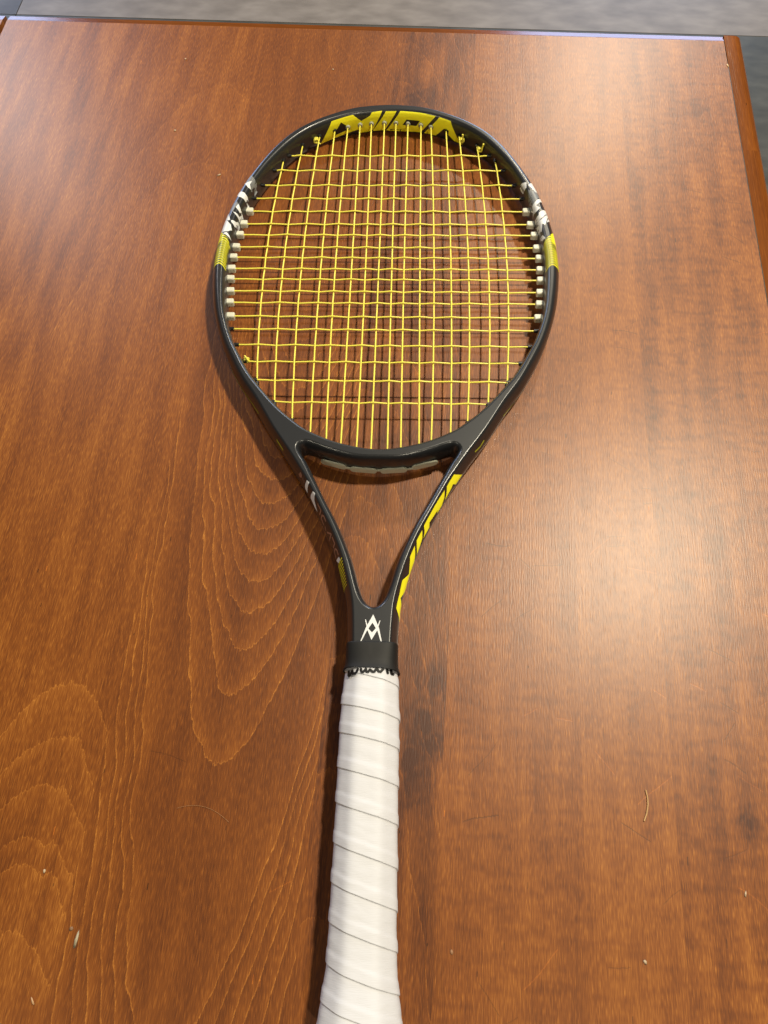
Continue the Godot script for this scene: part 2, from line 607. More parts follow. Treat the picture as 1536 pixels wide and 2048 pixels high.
func make_table() -> void:
	var root := base("dining_table", Transform3D(Basis(Vector3.UP, -deg_to_rad(GRAIN_TURN)), Vector3.ZERO))
	tag(root, "reddish brown varnished wooden table with a glued board top under the racket", "table")
	var thick := 0.028
	var rings2 := [1.6, 1.2, 0.95, 0.8, 0.72, 0.66, 0.61, 0.565, 0.525, 0.49, 0.46, 0.43, 0.40, 0.372, 0.345, 0.32, 0.297, 0.276, 0.256, 0.238, 0.221, 0.2025, 0.183, 0.164, 0.144, 0.123, 0.099, 0.073, 0.029, -0.118, -0.145, -0.18, -0.215, -0.26, -0.31, -0.37, -0.44, -0.55]
	var planks := [
		[-0.4495, -0.3005, {"tone": 0.55, "fleck": 0.3, "blot": 0.2, "streak": 0.16}],
		[-0.3005, -0.1845, {"tone": 0.56, "fleck": 0.3, "blot": 0.14, "streak": 0.13, "rings": [0.9, 0.63, 0.53, 0.07, 0.036, 0.008, -0.02, -0.034, -0.07, -0.12, -0.2, -0.3], "bow": -26.0, "axis": -0.214, "line": 0.34, "far_line": 0.6}],
		[-0.1845, -0.053, {"tone": 0.41, "fleck": 0.26, "blot": 0.1, "streak": 0.08, "rings": rings2, "axis": -0.1147, "lean": 0.045, "line": 0.48, "far_line": 0.2, "scratches": 5}],
		[-0.053, 0.0222, {"tone": 0.37, "fleck": 0.26, "blot": 0.22, "streak": 0.12, "rings": [1.2, 0.8, 0.70, 0.645, 0.58, 0.5, 0.43, 0.36, 0.3, 0.25, 0.21, 0.18, 0.1, 0.03, -0.05, -0.2], "bow": -40.0, "axis": -0.046, "line": 0.28,
			"knots": [[0.0085, 0.063, 0.009, 0.5], [0.004, 0.042, 0.007, 0.45], [0.014, 0.088, 0.008, 0.35], [0.017, 0.05, 0.007, 0.3], [-0.045, 0.075, 0.009, 0.3], [-0.04, 0.05, 0.008, 0.3], [-0.03, 0.615, 0.016, 0.35], [0.004, 0.025, 0.012, 0.2]]}],
		[0.0222, 0.105, {"tone": 0.52, "fleck": 0.26, "blot": 0.1, "curl": 0.11, "scratches": 26}],
		[0.105, 0.158, {"tone": 0.58, "fleck": 0.26, "blot": 0.1, "curl": 0.1, "scratches": 26}],
		[0.158, 0.259, {"tone": 0.51, "fleck": 0.3, "blot": 0.16, "curl": 0.15, "scratches": 24, "knots": [[0.2, 0.02, 0.006, 0.3], [0.225, 0.62, 0.012, 0.2]]}],
		[-0.62, -0.4545, {"tone": 0.5, "fleck": 0.2, "blot": 0.2}],
	]
	var h := 1760
	var k := 0
	for p in planks:
		var w := int((p[1] - p[0]) / 0.00026)
		var im := wood(w, h, p[0], p[1], BOARD_FAR, TEX_NEAR, 100 + 17 * k, p[2])
		put(board_mesh(p[0], p[1], BOARD_NEAR, BOARD_FAR, thick), "leaf_board" if k == 7 else "board", wood_material(im), root)
		k += 1
	# edge mouldings: a shallow groove, then a rounded nose
	var em := wood_material(wood(140, 900, 0.0, 0.05, 0.9, 0.0, 901, {"tone": 0.38, "fleck": 0.12, "blot": 0.1}))
	em.roughness = 0.2
	put(moulding(Vector3(0.2597, 0, -BOARD_NEAR), Vector3(0.2597, 0, -(BOARD_FAR + 0.0086)), Vector3(1, 0, 0), [0, 0.0, 0.002, 0.0, 0.004, 0.0, 0.0095, 0.0, 0.0128, -0.0005, 0.0158, -0.0021, 0.0178, -0.005, 0.0186, -0.009, 0.0186, -0.02, 0.0166, -0.028]), "edge_moulding", em, root)
	put(moulding(Vector3(-0.4495, 0, -BOARD_FAR), Vector3(0.2592, 0, -BOARD_FAR), Vector3(0, 0, -1), [0, 0, 0.0006, -0.00004, 0.0016, -0.0002, 0.003, -0.00046, 0.0054, -0.00088, 0.0078, -0.0013, 0.0082, -0.0014, 0.0085, -0.0018, 0.0086, -0.006, 0.0084, -0.028]), "edge_moulding", em, root)
	put(moulding(Vector3(-0.62, 0, -BOARD_FAR), Vector3(-0.4545, 0, -BOARD_FAR), Vector3(0, 0, -1), [0, 0, 0.0006, -0.00004, 0.0016, -0.0002, 0.003, -0.00046, 0.0054, -0.00088, 0.0078, -0.0013, 0.0082, -0.0014, 0.0085, -0.0018, 0.0086, -0.006, 0.0084, -0.028]), "edge_moulding", em, root)
	var apron := chamfer_box(Vector3(0.78, 0.08, 0.022), 0.002)
	for z in [-0.66, 0.26]:
		var o := put(apron, "apron", em, root)
		o.position = Vector3(-0.16, -thick - 0.041, z)
	for x in [-0.55, 0.21]:
		for z in [-0.66, 0.26]:
			var o := put(chamfer_box(Vector3(0.06, -FLOOR_Y - thick - 0.002, 0.06), 0.004), "leg", em, root)
			o.position = Vector3(x, (FLOOR_Y - thick) / 2.0, z)


func moulding(p0: Vector3, p1: Vector3, out: Vector3, prof: Array) -> ArrayMesh:
	var b := Builder.new()
	var n := prof.size() / 2
	var steps := 40
	for i in steps + 1:
		var p := p0.lerp(p1, float(i) / steps)
		var run := p0.distance_to(p1) * i / steps
		for j in n:
			var a := Vector2(prof[2 * maxi(j - 1, 0)], prof[2 * maxi(j - 1, 0) + 1])
			var c := Vector2(prof[2 * mini(j + 1, n - 1)], prof[2 * mini(j + 1, n - 1) + 1])
			var t := (c - a).normalized()
			b.add(p + out * prof[2 * j] + Vector3.UP * prof[2 * j + 1], out * -t.y + Vector3.UP * t.x, Vector2((prof[2 * j] - prof[2 * j + 1]) / 0.05, run / 0.9))
	b.grid(0, steps + 1, n)
	for i in [0, steps]:
		var nn := (p0 - p1) if i == 0 else (p1 - p0)
		var base_i := p0 if i == 0 else p1
		var c := b.add(base_i + Vector3.DOWN * 0.02, nn)
		var ids := []
		for j in n:
			ids.append(b.add(base_i + out * prof[2 * j] + Vector3.UP * prof[2 * j + 1], nn))
		ids.append(b.add(base_i + Vector3.DOWN * 0.028, nn))
		for j in ids.size() - 1:
			b.tri(c, ids[j], ids[j + 1])
	return b.mesh()


# ------------------------------------------------------------------ racket
func V(x: float, along: float, z: float) -> Vector3:
	return Vector3(x, z, -along) * 0.001


func spline(raw: Array, step := 2.0) -> PackedVector2Array:
	var p := PackedVector2Array()
	for i in range(0, raw.size(), 2):
		p.append(Vector2(raw[i], raw[i + 1]))
	var q := PackedVector2Array([Vector2(-p[1].x, p[1].y)])
	q.append_array(p)
	var l := p.size() - 1
	q.append(Vector2(-p[l - 1].x, p[l - 1].y) if p[l].x == 0.0 else 2.0 * p[l] - p[l - 1])
	var out := PackedVector2Array()
	for i in range(1, q.size() - 2):
		var n := maxi(1, int(ceil(q[i].distance_to(q[i + 1]) / step)))
		for k in n:
			out.append(q[i].cubic_interpolate_in_time(q[i + 1], q[i - 1], q[i + 2], float(k) / n, 1.0, -1.0, 2.0))
	out.append(p[l])
	return out


func prof(raw: Array, i: int) -> Vector2:
	return Vector2(raw[2 * i], raw[2 * i + 1])


func arm_share(y: float) -> float:
	return smoothstep(0.0, 1.0, clampf((-y - 40.0) / 140.0, 0.0, 1.0))


func rim_profile(kind: int, y: float, i: int) -> Vector2:
	return prof(RIM_OUTSIDE, i).lerp(prof(ARM_OUTSIDE, i), arm_share(y)) if kind == 0 else prof(INSIDE, i)


func normals2(c: PackedVector2Array, flip: float) -> PackedVector2Array:
	# unit normals pointing into the frame's material
	var out := PackedVector2Array()
	var l := c.size() - 1
	for i in c.size():
		var a := c[i - 1] if i > 0 else Vector2(-c[1].x, c[1].y)
		var b := c[i + 1] if i < l else (Vector2(-c[l - 1].x, c[l - 1].y) if c[l].x == 0.0 else 2.0 * c[l] - c[l - 1])
		var t := (b - a).normalized()
		out.append(Vector2(t.y, -t.x) * flip)
	return out


func squeeze(y: float, width: float) -> float:
	# the rounding gets narrower where the frame does
	var full := lerpf(6.0, 5.2, arm_share(y)) + 3.6
	return clampf((width - 0.7) / full, 0.3, 1.0)


func rim_height(y: float, kind: int, d: float, k: float) -> float:
	if d <= 0.0:
		return 0.0
	d /= k
	var last := rim_profile(kind, y, 0)
	for i in range(1, 7):
		var q := rim_profile(kind, y, i)
		if d < q.x:
			return lerpf(last.y, q.y, (d - last.x) / (q.x - last.x))
		last = q
	return last.y


func nearest(c: PackedVector2Array, p: Vector2) -> float:
	var best := 1e9
	for i in c.size() - 1:
		# skip far stretches cheaply
		if absf(c[i].y - p.y) > 40.0:
			continue
		var q := Geometry2D.get_closest_point_to_segment(p, c[i], c[i + 1])
		best = minf(best, p.distance_squared_to(q))
	return sqrt(best)


func top_height(x: float, y: float) -> float:
	var p := Vector2(absf(x), y)
	var d0 := nearest(c_out, p)
	var d1 := nearest(c_hoop, p)
	var d2 := nearest(c_throat, p) if y < -140.0 else 1e6
	var k := squeeze(y, d0 + minf(d1, d2))
	return minf(rim_height(y, 0, d0, k), minf(rim_height(y, 1, d1, k), rim_height(y, 1, d2, k)))


func frame_mesh() -> ArrayMesh:
	var b := Builder.new()
	var rows := {}
	for kind in 3:
		var c: PackedVector2Array = [c_out, c_hoop, c_throat][kind]
		# outline runs clockwise on the right half; the holes' material lies on the other side
		var nn := normals2(c, 1.0 if kind == 0 else -1.0)
		var inner := PackedVector2Array()
		for s in [1.0, -1.0]:
			var first := b.v.size()
			for i in c.size():
				var other := 1e6
				for o in 3:
					if o != kind and (kind == 0 or o == 0):
						other = minf(other, nearest([c_out, c_hoop, c_throat][o], c[i]))
				var ns := nn[i] * squeeze(c[i].y, other)
				for j in range(-6, 7):
					var q := rim_profile(mini(kind, 1), c[i].y, absi(j))
					var qa := rim_profile(mini(kind, 1), c[i].y, maxi(absi(j) - 1, 0))
					var qb := rim_profile(mini(kind, 1), c[i].y, mini(absi(j) + 1, 6))
					if j == 0:
						qa = Vector2(qb.x, -qb.y)
					var t := (qb - qa).normalized()
					if absi(j) == 6:
						t = Vector2(1, 0)
					var sg := signf(j) if j != 0 else 1.0
					var p := c[i] + ns * q.x
					var n2 := nn[i] * -t.y
					var nz := t.x * sg if j != 0 else 0.0
					if j == 0:
						n2 = -nn[i]
					b.add(V(p.x * s, p.y, q.y * sg), Vector3(n2.x * s, nz, -n2.y))
				if s > 0.0:
					inner.append(c[i] + ns * rim_profile(mini(kind, 1), c[i].y, 6).x)
			b.grid(first, c.size(), 13)
		rows[kind] = inner
	# flat crown between the three rounded edges, right half then mirrored
	var poly := PackedVector2Array(rows[0])
	poly.append(Vector2(0, c_out[c_out.size() - 1].y))
	var th: PackedVector2Array = rows[2].duplicate()
	th.reverse()
	poly.append_array(th)
	var ho: PackedVector2Array = rows[1].duplicate()
	ho.reverse()
	poly.append_array(ho)
	for i in poly.size():
		poly[i].x = maxf(poly[i].x, 0.0)
	var tris := Geometry2D.triangulate_polygon(poly)
	if tris.is_empty():
		printerr("frame crown did not triangulate")
	var zt := prof(INSIDE, 6).y
	for s in [1.0, -1.0]:
		for up in [1.0, -1.0]:
			var f := b.v.size()
			for p in poly:
				b.add(V(p.x * s, p.y, zt * up), Vector3(0, up, 0))
			for i in range(0, tris.size(), 3):
				b.tri(f + tris[i], f + tris[i + 1], f + tris[i + 2])
	return b.mesh()


func to_poly(raw: Array) -> PackedVector2Array:
	var p := PackedVector2Array()
	for i in range(0, raw.size(), 2):
		p.append(Vector2(raw[i], raw[i + 1]))
	return p


func mirrored(c: PackedVector2Array) -> PackedVector2Array:
	var p := c.duplicate()
	for i in range(c.size() - 1, -1, -1):
		p.append(Vector2(-c[i].x, c[i].y))
	return p


# print laid over the frame's upper side: cut to the frame, divided finely, lifted to its surface
func lay(b: Builder, poly: PackedVector2Array, off: float, height: Callable, cut := true, fine := 1.3) -> void:
	var parts := [poly]
	if cut:
		parts = Geometry2D.intersect_polygons(poly, mirrored(c_out))
		for hole in [c_hoop, c_throat]:
			var next := []
			for q in parts:
				next.append_array(Geometry2D.clip_polygons(q, mirrored(hole)))
			parts = next
	for q in parts:
		var ids := Geometry2D.triangulate_polygon(q)
		var todo := []
		for i in range(0, ids.size(), 3):
			todo.append([q[ids[i]], q[ids[i + 1]], q[ids[i + 2]]])
		var cache := {}
		while not todo.is_empty():
			var t: Array = todo.pop_back()
			var best := 0
			var far := 0.0
			for k in 3:
				var d: float = t[k].distance_squared_to(t[(k + 1) % 3])
				if d > far:
					far = d
					best = k
			if far > fine * fine:
				var m: Vector2 = (t[best] + t[(best + 1) % 3]) / 2.0
				todo.append([t[best], m, t[(best + 2) % 3]])
				todo.append([m, t[(best + 1) % 3], t[(best + 2) % 3]])
				continue
			var w := []
			for k in 3:
				var key := Vector2i((t[k] * 200.0).round())
				if not cache.has(key):
					var x: float = t[k].x
					var y: float = t[k].y
					var z: float = height.call(x, y)
					var gx: float = (height.call(x + 0.25, y) - height.call(x - 0.25, y)) / 0.5
					var gy: float = (height.call(x, y + 0.25) - height.call(x, y - 0.25)) / 0.5
					var n := Vector3(-gx, 1.0, gy).normalized()
					cache[key] = b.add(V(x, y, z) + n * off * 0.001, n)
				w.append(cache[key])
			if w[0] != w[1] and w[1] != w[2] and w[0] != w[2]:
				b.tri(w[0], w[1], w[2])


# print on a wall of the frame: (arc length from the tip, height); kind 0 is the outer wall, 1 the hoop's inner wall
func lay_wall(b: Builder, poly: PackedVector2Array, off: float, kind: int) -> void:
	var line := c_out if kind == 0 else c_hoop
	var run := PackedFloat32Array([0.0])
	for i in range(1, line.size()):
		run.append(run[i - 1] + line[i].distance_to(line[i - 1]))
	var nn := normals2(line, 1.0 if kind == 0 else -1.0)
	var lo := 1e9
	var hi := -1e9
	for p in poly:
		lo = minf(lo, p.x)
		hi = maxf(hi, p.x)
	var heights := [-10.9, -9.6, -8.0, -6.0, -3.0, 0.0, 3.0, 5.0, 6.5, 8.0, 9.0, 9.9, 10.9]
	var s := lo
	while s < hi:
		var strip := PackedVector2Array([Vector2(s, -12), Vector2(s + 1.5, -12), Vector2(s + 1.5, 12), Vector2(s, 12)])
		for q in Geometry2D.intersect_polygons(poly, strip):
			for h in heights.size() - 1:
				var slab := PackedVector2Array([Vector2(s - 1, heights[h]), Vector2(s + 3, heights[h]), Vector2(s + 3, heights[h + 1]), Vector2(s - 1, heights[h + 1])])
				for r in Geometry2D.intersect_polygons(q, slab):
					var ids := Geometry2D.triangulate_polygon(r)
					var f := b.v.size()
					for p in r:
						var at := absf(p.x)
						var i := 0
						while i < run.size() - 2 and run[i + 1] < at:
							i += 1
						var t := clampf((at - run[i]) / (run[i + 1] - run[i]), 0.0, 1.0)
						var c := line[i].lerp(line[i + 1], t)
						var n2 := nn[i].lerp(nn[i + 1], t).normalized()
						var k := squeeze(c.y, minf(nearest(c_hoop, c), nearest(c_throat, c)) if kind == 0 else nearest(c_out, c))
						var d := 0.0
						var slope := 0.0
						for j in 6:
							var qa := rim_profile(kind, c.y, j)
							var qb := rim_profile(kind, c.y, j + 1)
							if absf(p.y) >= qa.y and absf(p.y) <= qb.y:
								d = lerpf(qa.x, qb.x, (absf(p.y) - qa.y) / (qb.y - qa.y)) * k
								slope = (qb.x - qa.x) * k / (qb.y - qa.y)
						var out := Vector3(-n2.x, slope * signf(p.y), n2.y).normalized()
						var sx := signf(p.x) if p.x != 0.0 else 1.0
						c += n2 * d
						b.add(V((c.x + out.x * off) * sx, c.y - out.z * off, p.y + out.y * off), Vector3(out.x * sx, out.y, out.z))
					for m in range(0, ids.size(), 3):
						b.tri(f + ids[m], f + ids[m + 1], f + ids[m + 2])
		s += 1.5


const MAINS_FAR := [5.0, 15.8, 26.9, 38.0, 50.3, 63.4, 78.0, 91.8]
const MAINS_MID := [5.1, 15.2, 27.0, 39.4, 51.9, 66.8, 82.4, 97.2]
const MAINS_NEAR := [5.4, 15.3, 27.2, 38.1, 50.6, 64.0, 78.2, 91.3]
const CROSS_AT := [128.9, 111.1, 93.6, 78.3, 63.8, 49.6, 37.8, 24.6, 13.7, 2.0, -8.6, -20.7, -32.1, -45.3, -57.5, -72.2, -87.3, -103.9, -122.7]


func main_x(k: int, y: float) -> float:
	# k from 0 (left) to 15 (right); a gentle bend through three measured rows
	var s := 1.0 if k >= 8 else -1.0
	var i := k - 8 if k >= 8 else 7 - k
	var f: float = MAINS_FAR[i]
	var m: float = MAINS_MID[i]
	var n: float = MAINS_NEAR[i]
	var t := clampf((111.3 - y) / 215.0, -0.3, 1.3)
	# the parabola through the three rows, a little flattened
	var u := 2.0 * t / 1.12
	var mid := lerpf(lerpf(f, n, 0.56), m, 0.75)
	var e := 2.0 / 1.12
	var v := f * (u - 1.0) * (u - e) / e + mid * u * (u - e) / (1.0 - e) + n * u * (u - 1.0) / (e * (e - 1.0))
	return s * v + sin(k * 2.7) * 0.5


func hoop_y(x: float, top: bool) -> float:
	x = absf(x)
	var best := 0.0
	for i in c_hoop.size() - 1:
		var a := c_hoop[i]
		var b := c_hoop[i + 1]
		if (a.x - x) * (b.x - x) <= 0.0 and absf(b.x - a.x) > 1e-6 and ((a.y > 10.0) == top):
			best = lerpf(a.y, b.y, (x - a.x) / (b.x - a.x))
	return best


func hoop_x(y: float) -> float:
	for i in c_hoop.size() - 1:
		var a := c_hoop[i]
		var b := c_hoop[i + 1]
		if (a.y - y) * (b.y - y) <= 0.0 and absf(b.y - a.y) > 1e-6:
			return lerpf(a.x, b.x, (y - a.y) / (b.y - a.y))
	return 0.0


func inward(p: Vector2) -> Vector2:
	# from the hoop's inner wall towards the string bed, at the wall point nearest p
	var best := 1e9
	var n := Vector2.DOWN
	var nn := normals2(c_hoop, 1.0)
	for i in c_hoop.size():
		var d := Vector2(absf(p.x), p.y).distance_squared_to(c_hoop[i])
		if d < best:
			best = d
			n = nn[i]
	return Vector2(n.x * (1.0 if p.x >= 0.0 else -1.0), n.y)


func peg(called: String, at: Vector2, dir: Vector2, from: float, to: float, r: float, mat: Material, root: Node, z := 0.0) -> void:
	var b := Builder.new()
	var a := at + dir * from
	var e := at + dir * to
	var e2 := at + dir * (to - 0.35)
	var first := b.v.size()
	var ax := Vector3(dir.x, 0, -dir.y)
	var x := ax.cross(Vector3.UP).normalized()
	for ring in [[a, r], [e2, r], [e, r - 0.35]]:
		for k in 10:
			var w := TAU * k / 10.0
			var o := x * cos(w) + Vector3.UP * sin(w)
			b.add(V(ring[0].x, ring[0].y, z) + o * ring[1] * 0.001, o)
	b.grid(first, 3, 10, true)
	var c := b.add(V(e.x, e.y, z), ax)
	var ids := []
	for k in 10:
		ids.append(b.add(b.v[first + 20 + k], ax))
	for k in 10:
		b.tri(c, ids[k], ids[(k + 1) % 10])
	put(b.mesh(), called, mat, root)


func make_strings(root: Node) -> void:
	for k in 16:
		var path := PackedVector3Array()
		# where this string meets the hoop, by a few rounds of substitution
		var yt := 150.0
		var yb := -130.0
		var xt := 0.0
		var xb := 0.0
		for round in 6:
			xt = main_x(k, yt)
			yt = lerpf(yt, hoop_y(xt, true), 0.8)
			xb = main_x(k, yb)
			yb = lerpf(yb, hoop_y(xb, false), 0.8)
		path.append(V(xt, yt + 3.0, 0))
		path.append(V(xt, yt - 1.0, 0))
		var last_y := yt
		var j := 0
		for y in CROSS_AT:
			if y < yt - 2.5 and y > yb + 2.5:
				var up := 1.0 if (k + j) % 2 == 0 else -1.0
				if path.size() > 2 or last_y - y > 4.0:
					var ym: float = (last_y + y) / 2.0
					path.append(V(main_x(k, ym), ym, 0.0))
				for o in [1.6, 0.0, -1.6]:
					path.append(V(main_x(k, y + o) + (0.0 if o != 0.0 else 0.08 * sin(j * 1.7 + k)), y + o, up * (0.62 if o == 0.0 else 0.46)))
				last_y = y
			j += 1
		path.append(V(xb, yb + 2.0, 0))
		path.append(V(xb, yb - 3.0, 0))
		var b := Builder.new()
		tube(b, path, 0.00062)
		put(b.mesh(), "main_string", M.string, root)
		# grommets: pale barrels at the tip, black ones elsewhere
		var pt := Vector2(xt, yt)
		if k >= 4 and k <= 11:
			peg("grommet", pt, Vector2(0, -1), -2.0, 1.9, 2.1, M.barrel, root)
		else:
			peg("grommet", pt, Vector2(0, -1), -3.0, 1.8, 1.7, M.grommet, root)
		if k < 3 or k > 12:
			peg("grommet", Vector2(xb, yb), Vector2(0, 1), -4.0, 3.4, 1.55, M.grommet, root)
	var box := chamfer_box(Vector3(0.0062, 0.0052, 0.0047), 0.0006)
	for j in CROSS_AT.size():
		var y: float = CROSS_AT[j]
		var hx := hoop_x(y)
		var path := PackedVector3Array()
		path.append(V(-hx - 3.0, y, 0))
		path.append(V(-hx + 1.0, y, 0))
		var last := -hx
		for k in 16:
			var x := main_x(k, y)
			if absf(x) > hx - 2.5:
				continue
			var up := -1.0 if (k + j) % 2 == 0 else 1.0
			var xm := (last + x) / 2.0
			path.append(V(xm, y, 0))
			for o in [-1.6, 0.0, 1.6]:
				path.append(V(x + o, y + 0.1 * sin(k * 2.1 + j), up * (0.62 if o == 0.0 else 0.46)))
			last = x
		path.append(V((last + hx) / 2.0, y, 0))
		path.append(V(hx - 1.0, y, 0))
		path.append(V(hx + 3.0, y, 0))
		var b := Builder.new()
		tube(b, path, 0.0006)
		put(b.mesh(), "cross_string", M.string, root)
		for s in [-1.0, 1.0]:
			if j >= 4 and j <= 13:
				var o := put(box, "grommet_block", M.clear, root)
				var wob := sin(j * 3.3 + s) * 0.25
				o.position = V(s * (hx - 2.2 + wob), y + wob * 0.5, -0.2)
				o.rotation.y = s * 0.05 * sin(j * 2.0)
			else:
				peg("grommet", Vector2(s * hx, y), Vector2(-s, 0), -4.0, 2.6 if j < 4 else 3.4, 1.5, M.grommet, root)


func knot(root: Node, at: Vector3, tail: Vector3, sd: float) -> void:
	var b := Builder.new()
	var path := PackedVector3Array()
	for i in 40:
		var t := float(i) / 39.0
		var w := t * TAU * 2.6 + sd
		path.append(at + Vector3(cos(w) * 1.6, sin(w) * 1.5 + 0.3 * sin(3.0 * w), (t - 0.5) * 3.2) * 0.001)
	var e := path[39]
	for i in 5:
		path.append(e.lerp(e + tail * 0.001, (i + 1) / 5.0) + Vector3(0, sin(i * 0.9) * 0.0005, 0))
	tube(b, path, 0.00068)
	put(b.mesh(), "string_knot", M.string, root)


func grip_size(y: float) -> Vector2:
	# half width and half height of the wrapped handle
	var w := 18.0
	var h := 15.4
	var ys := [-312.0, -318.0, -328.0, -345.0, -400.0, -450.0, -468.0, -478.0, -488.0, -496.0, -503.0]
	var ws := [15.8, 16.4, 17.3, 17.9, 18.1, 18.4, 18.9, 19.8, 21.3, 22.2, 22.4]
	var hs := [12.6, 13.2, 14.2, 15.0, 15.4, 15.7, 16.1, 16.8, 18.1, 19.0, 19.2]
	for i in ys.size() - 1:
		if y <= ys[i] and y >= ys[i + 1]:
			var t: float = (y - ys[i]) / (ys[i + 1] - ys[i])
			return Vector2(lerpf(ws[i], ws[i + 1], t), lerpf(hs[i], hs[i + 1], t))
	return Vector2(ws[0], hs[0]) if y > ys[0] else Vector2(ws[10], hs[10])


func octagon(phi: float, s: Vector2, p := 14.0) -> float:
	# distance from the axis to a softly rounded octagon; phi from straight up, clockwise
	var x := sin(phi)
	var z := cos(phi)
	var g := (s.x + s.y) * 0.5 * 1.0
	return pow(pow(absf(x) / s.x, p) + pow(absf(z) / s.y, p) + pow(absf(x + z) * 0.7071 / g, p) + pow(absf(x - z) * 0.7071 / g, p), -1.0 / p)


const WRAP_EDGES := [-298.0, -321.0, -340.3, -356.6, -376.3, -395.7, -416.8, -436.6, -455.3, -474.0, -490.5, -507.0]


func wrap_thick(u: float, gap: float) -> float:
	# u: distance up from the lower edge of this turn
	var over := 0.36 * (1.0 - smoothstep(4.6, 7.4, u))
	var roll := -0.3 * pow(1.0 - clampf(u / 0.5, 0.0, 1.0), 2.0)
	return 0.55 + over + roll - 0.25 * u / gap


func overgrip_mesh() -> ArrayMesh:
	var b := Builder.new()
	var rows := PackedFloat32Array()
	var thick := PackedFloat32Array()
	for e in WRAP_EDGES.size() - 1:
		var top: float = WRAP_EDGES[e]
		var low: float = WRAP_EDGES[e + 1]
		var gap := top - low
		# from just under the upper turn's edge down to this turn's own edge
		var us := [gap - 0.02]
		var n := 26
		for i in n:
			us.append(gap * (1.0 - (i + 1.0) / (n + 1.0)))
		for u in [0.5, 0.38, 0.26, 0.15, 0.06, 0.0]:
			us.append(u)
		for u in us:
			rows.append(low + u)
			thick.append(wrap_thick(u, gap))
	var cols := 96
	var skew := 19.5
	var lump := noise(77, 0.045, 3)
	for i in rows.size():
		for j in cols + 1:
			var phi := TAU * j / cols - PI
			# the turns slant down to the right, more so towards the butt
			var yc := rows[i]
			var slant := skew * (1.0 + 0.35 * smoothstep(-340.0, -440.0, yc))
			var y := yc - slant * phi / TAU - 0.9 * sin(phi) * smoothstep(-340.0, -440.0, yc)
			var yy := clampf(y, -503.0, -315.0)
			var s := grip_size(yy)
			var r := octagon(phi, s) + thick[i] - 0.75
			r += 0.24 * lump.get_noise_3d(sin(phi) * 14.0, yy * 2.2 + phi * 3.0, cos(phi) * 14.0)
			b.add(V(sin(phi) * r, yy, cos(phi) * r), Vector3.UP, Vector2(phi * 18.0 / 40.0, yy / 40.0))
	# smooth normals from the surface itself, kept crisp at each turn's edge
	var w := cols + 1
	for i in rows.size():
		for j in w:
			var i0 := maxi(i - 1, 0)
			var i1 := mini(i + 1, rows.size() - 1)
			var j0 := j - 1 if j > 0 else cols - 1
			var j1 := j + 1 if j < cols else 1
			var du := b.v[i1 * w + j] - b.v[i0 * w + j]
			var dv := b.v[i * w + j1] - b.v[i * w + j0]
			var n := du.cross(dv)
			var p := b.v[i * w + j]
			if n.length() < 1e-14:
				n = Vector3(p.x, p.y, 0)
			n = n.normalized()
			if n.dot(Vector3(p.x, p.y, 0)) < 0.0:
				n = -n
			b.n[i * w + j] = n
	b.grid(0, rows.size(), w)
	# butt end
	var c := b.add(V(0, -503.6, 0), Vector3(0, 0, 1))
	var ids := []
	for j in cols + 1:
		var phi := TAU * j / cols - PI
		var r := octagon(phi, grip_size(-503.0))
		ids.append(b.add(V(sin(phi) * r, -503.4, cos(phi) * r), Vector3(0, 0, 1)))
	for j in cols:
		b.tri(c, ids[j], ids[j + 1])
	return b.mesh()


func grip_top(x: float, y: float) -> float:
	var s := grip_size(y)
	var lo := 0.0
	var hi := 1.45
	for i in 24:
		var m := (lo + hi) / 2.0
		if sin(m) * (octagon(m, s) + 0.45) < absf(x):
			lo = m
		else:
			hi = m
	return cos(lo) * (octagon(lo, s) + 0.45)


func band_mesh() -> ArrayMesh:
	var b := Builder.new()
	var ys := [-299.6, -300.0, -300.6, -303.0, -306.0, -309.5, -312.5, -314.6, -315.6, -316.0, -315.4]
	var ws := [15.4, 15.8, 16.0, 16.0, 16.1, 16.2, 16.5, 17.2, 17.7, 17.6, 16.4]
	var hs := [11.2, 11.9, 12.1, 12.2, 12.3, 12.4, 12.7, 13.4, 14.0, 13.9, 13.0]
	var cols := 72
	var nz := noise(12, 0.09, 2)
	for i in ys.size():
		for j in cols:
			var phi := TAU * j / cols
			var q := octagon(phi, Vector2(ws[i], hs[i]), 9.0)
			# the arm's section is boxy above, so the band is too
			var e := pow(pow(absf(sin(phi)) / ws[i], 4.5) + pow(absf(cos(phi)) / hs[i], 4.5), -1.0 / 4.5)
			var r := lerpf(q, e, 1.0 - i / 14.0)
			if i > 1 and i < 8:
				r += 0.12 * nz.get_noise_2d(phi * 4.0, ys[i] * 9.0)
			var slip := -1.2 * sin(phi) * smoothstep(0.3, 1.0, sin(phi)) * smoothstep(4.0, 8.0, i)
			b.add(V(sin(phi) * r, ys[i] + slip, cos(phi) * r), Vector3(sin(phi), cos(phi), 0))
	for i in ys.size():
		for j in cols:
			var i0 := maxi(i - 1, 0)
			var i1 := mini(i + 1, ys.size() - 1)
			var n := (b.v[i1 * cols + j] - b.v[i0 * cols + j]).cross(b.v[i * cols + (j + 1) % cols] - b.v[i * cols + (j + cols - 1) % cols]).normalized()
			if n.dot(b.n[i * cols + j]) < 0.0:
				n = -n
			b.n[i * cols + j] = n
	b.grid(0, ys.size(), cols, true)
	return b.mesh()


func mark(called: String, poly: PackedVector2Array, off: float, mat: Material, root: Node) -> void:
	var b := Builder.new()
	lay(b, poly, off, top_height)
	if b.ix.size():
		put(b.mesh(), called, mat, root)


func wall_mark(called: String, poly: PackedVector2Array, mat: Material, root: Node) -> void:
	var b := Builder.new()
	lay_wall(b, poly, 0.12, 0)
	if b.ix.size():
		put(b.mesh(), called, mat, root)


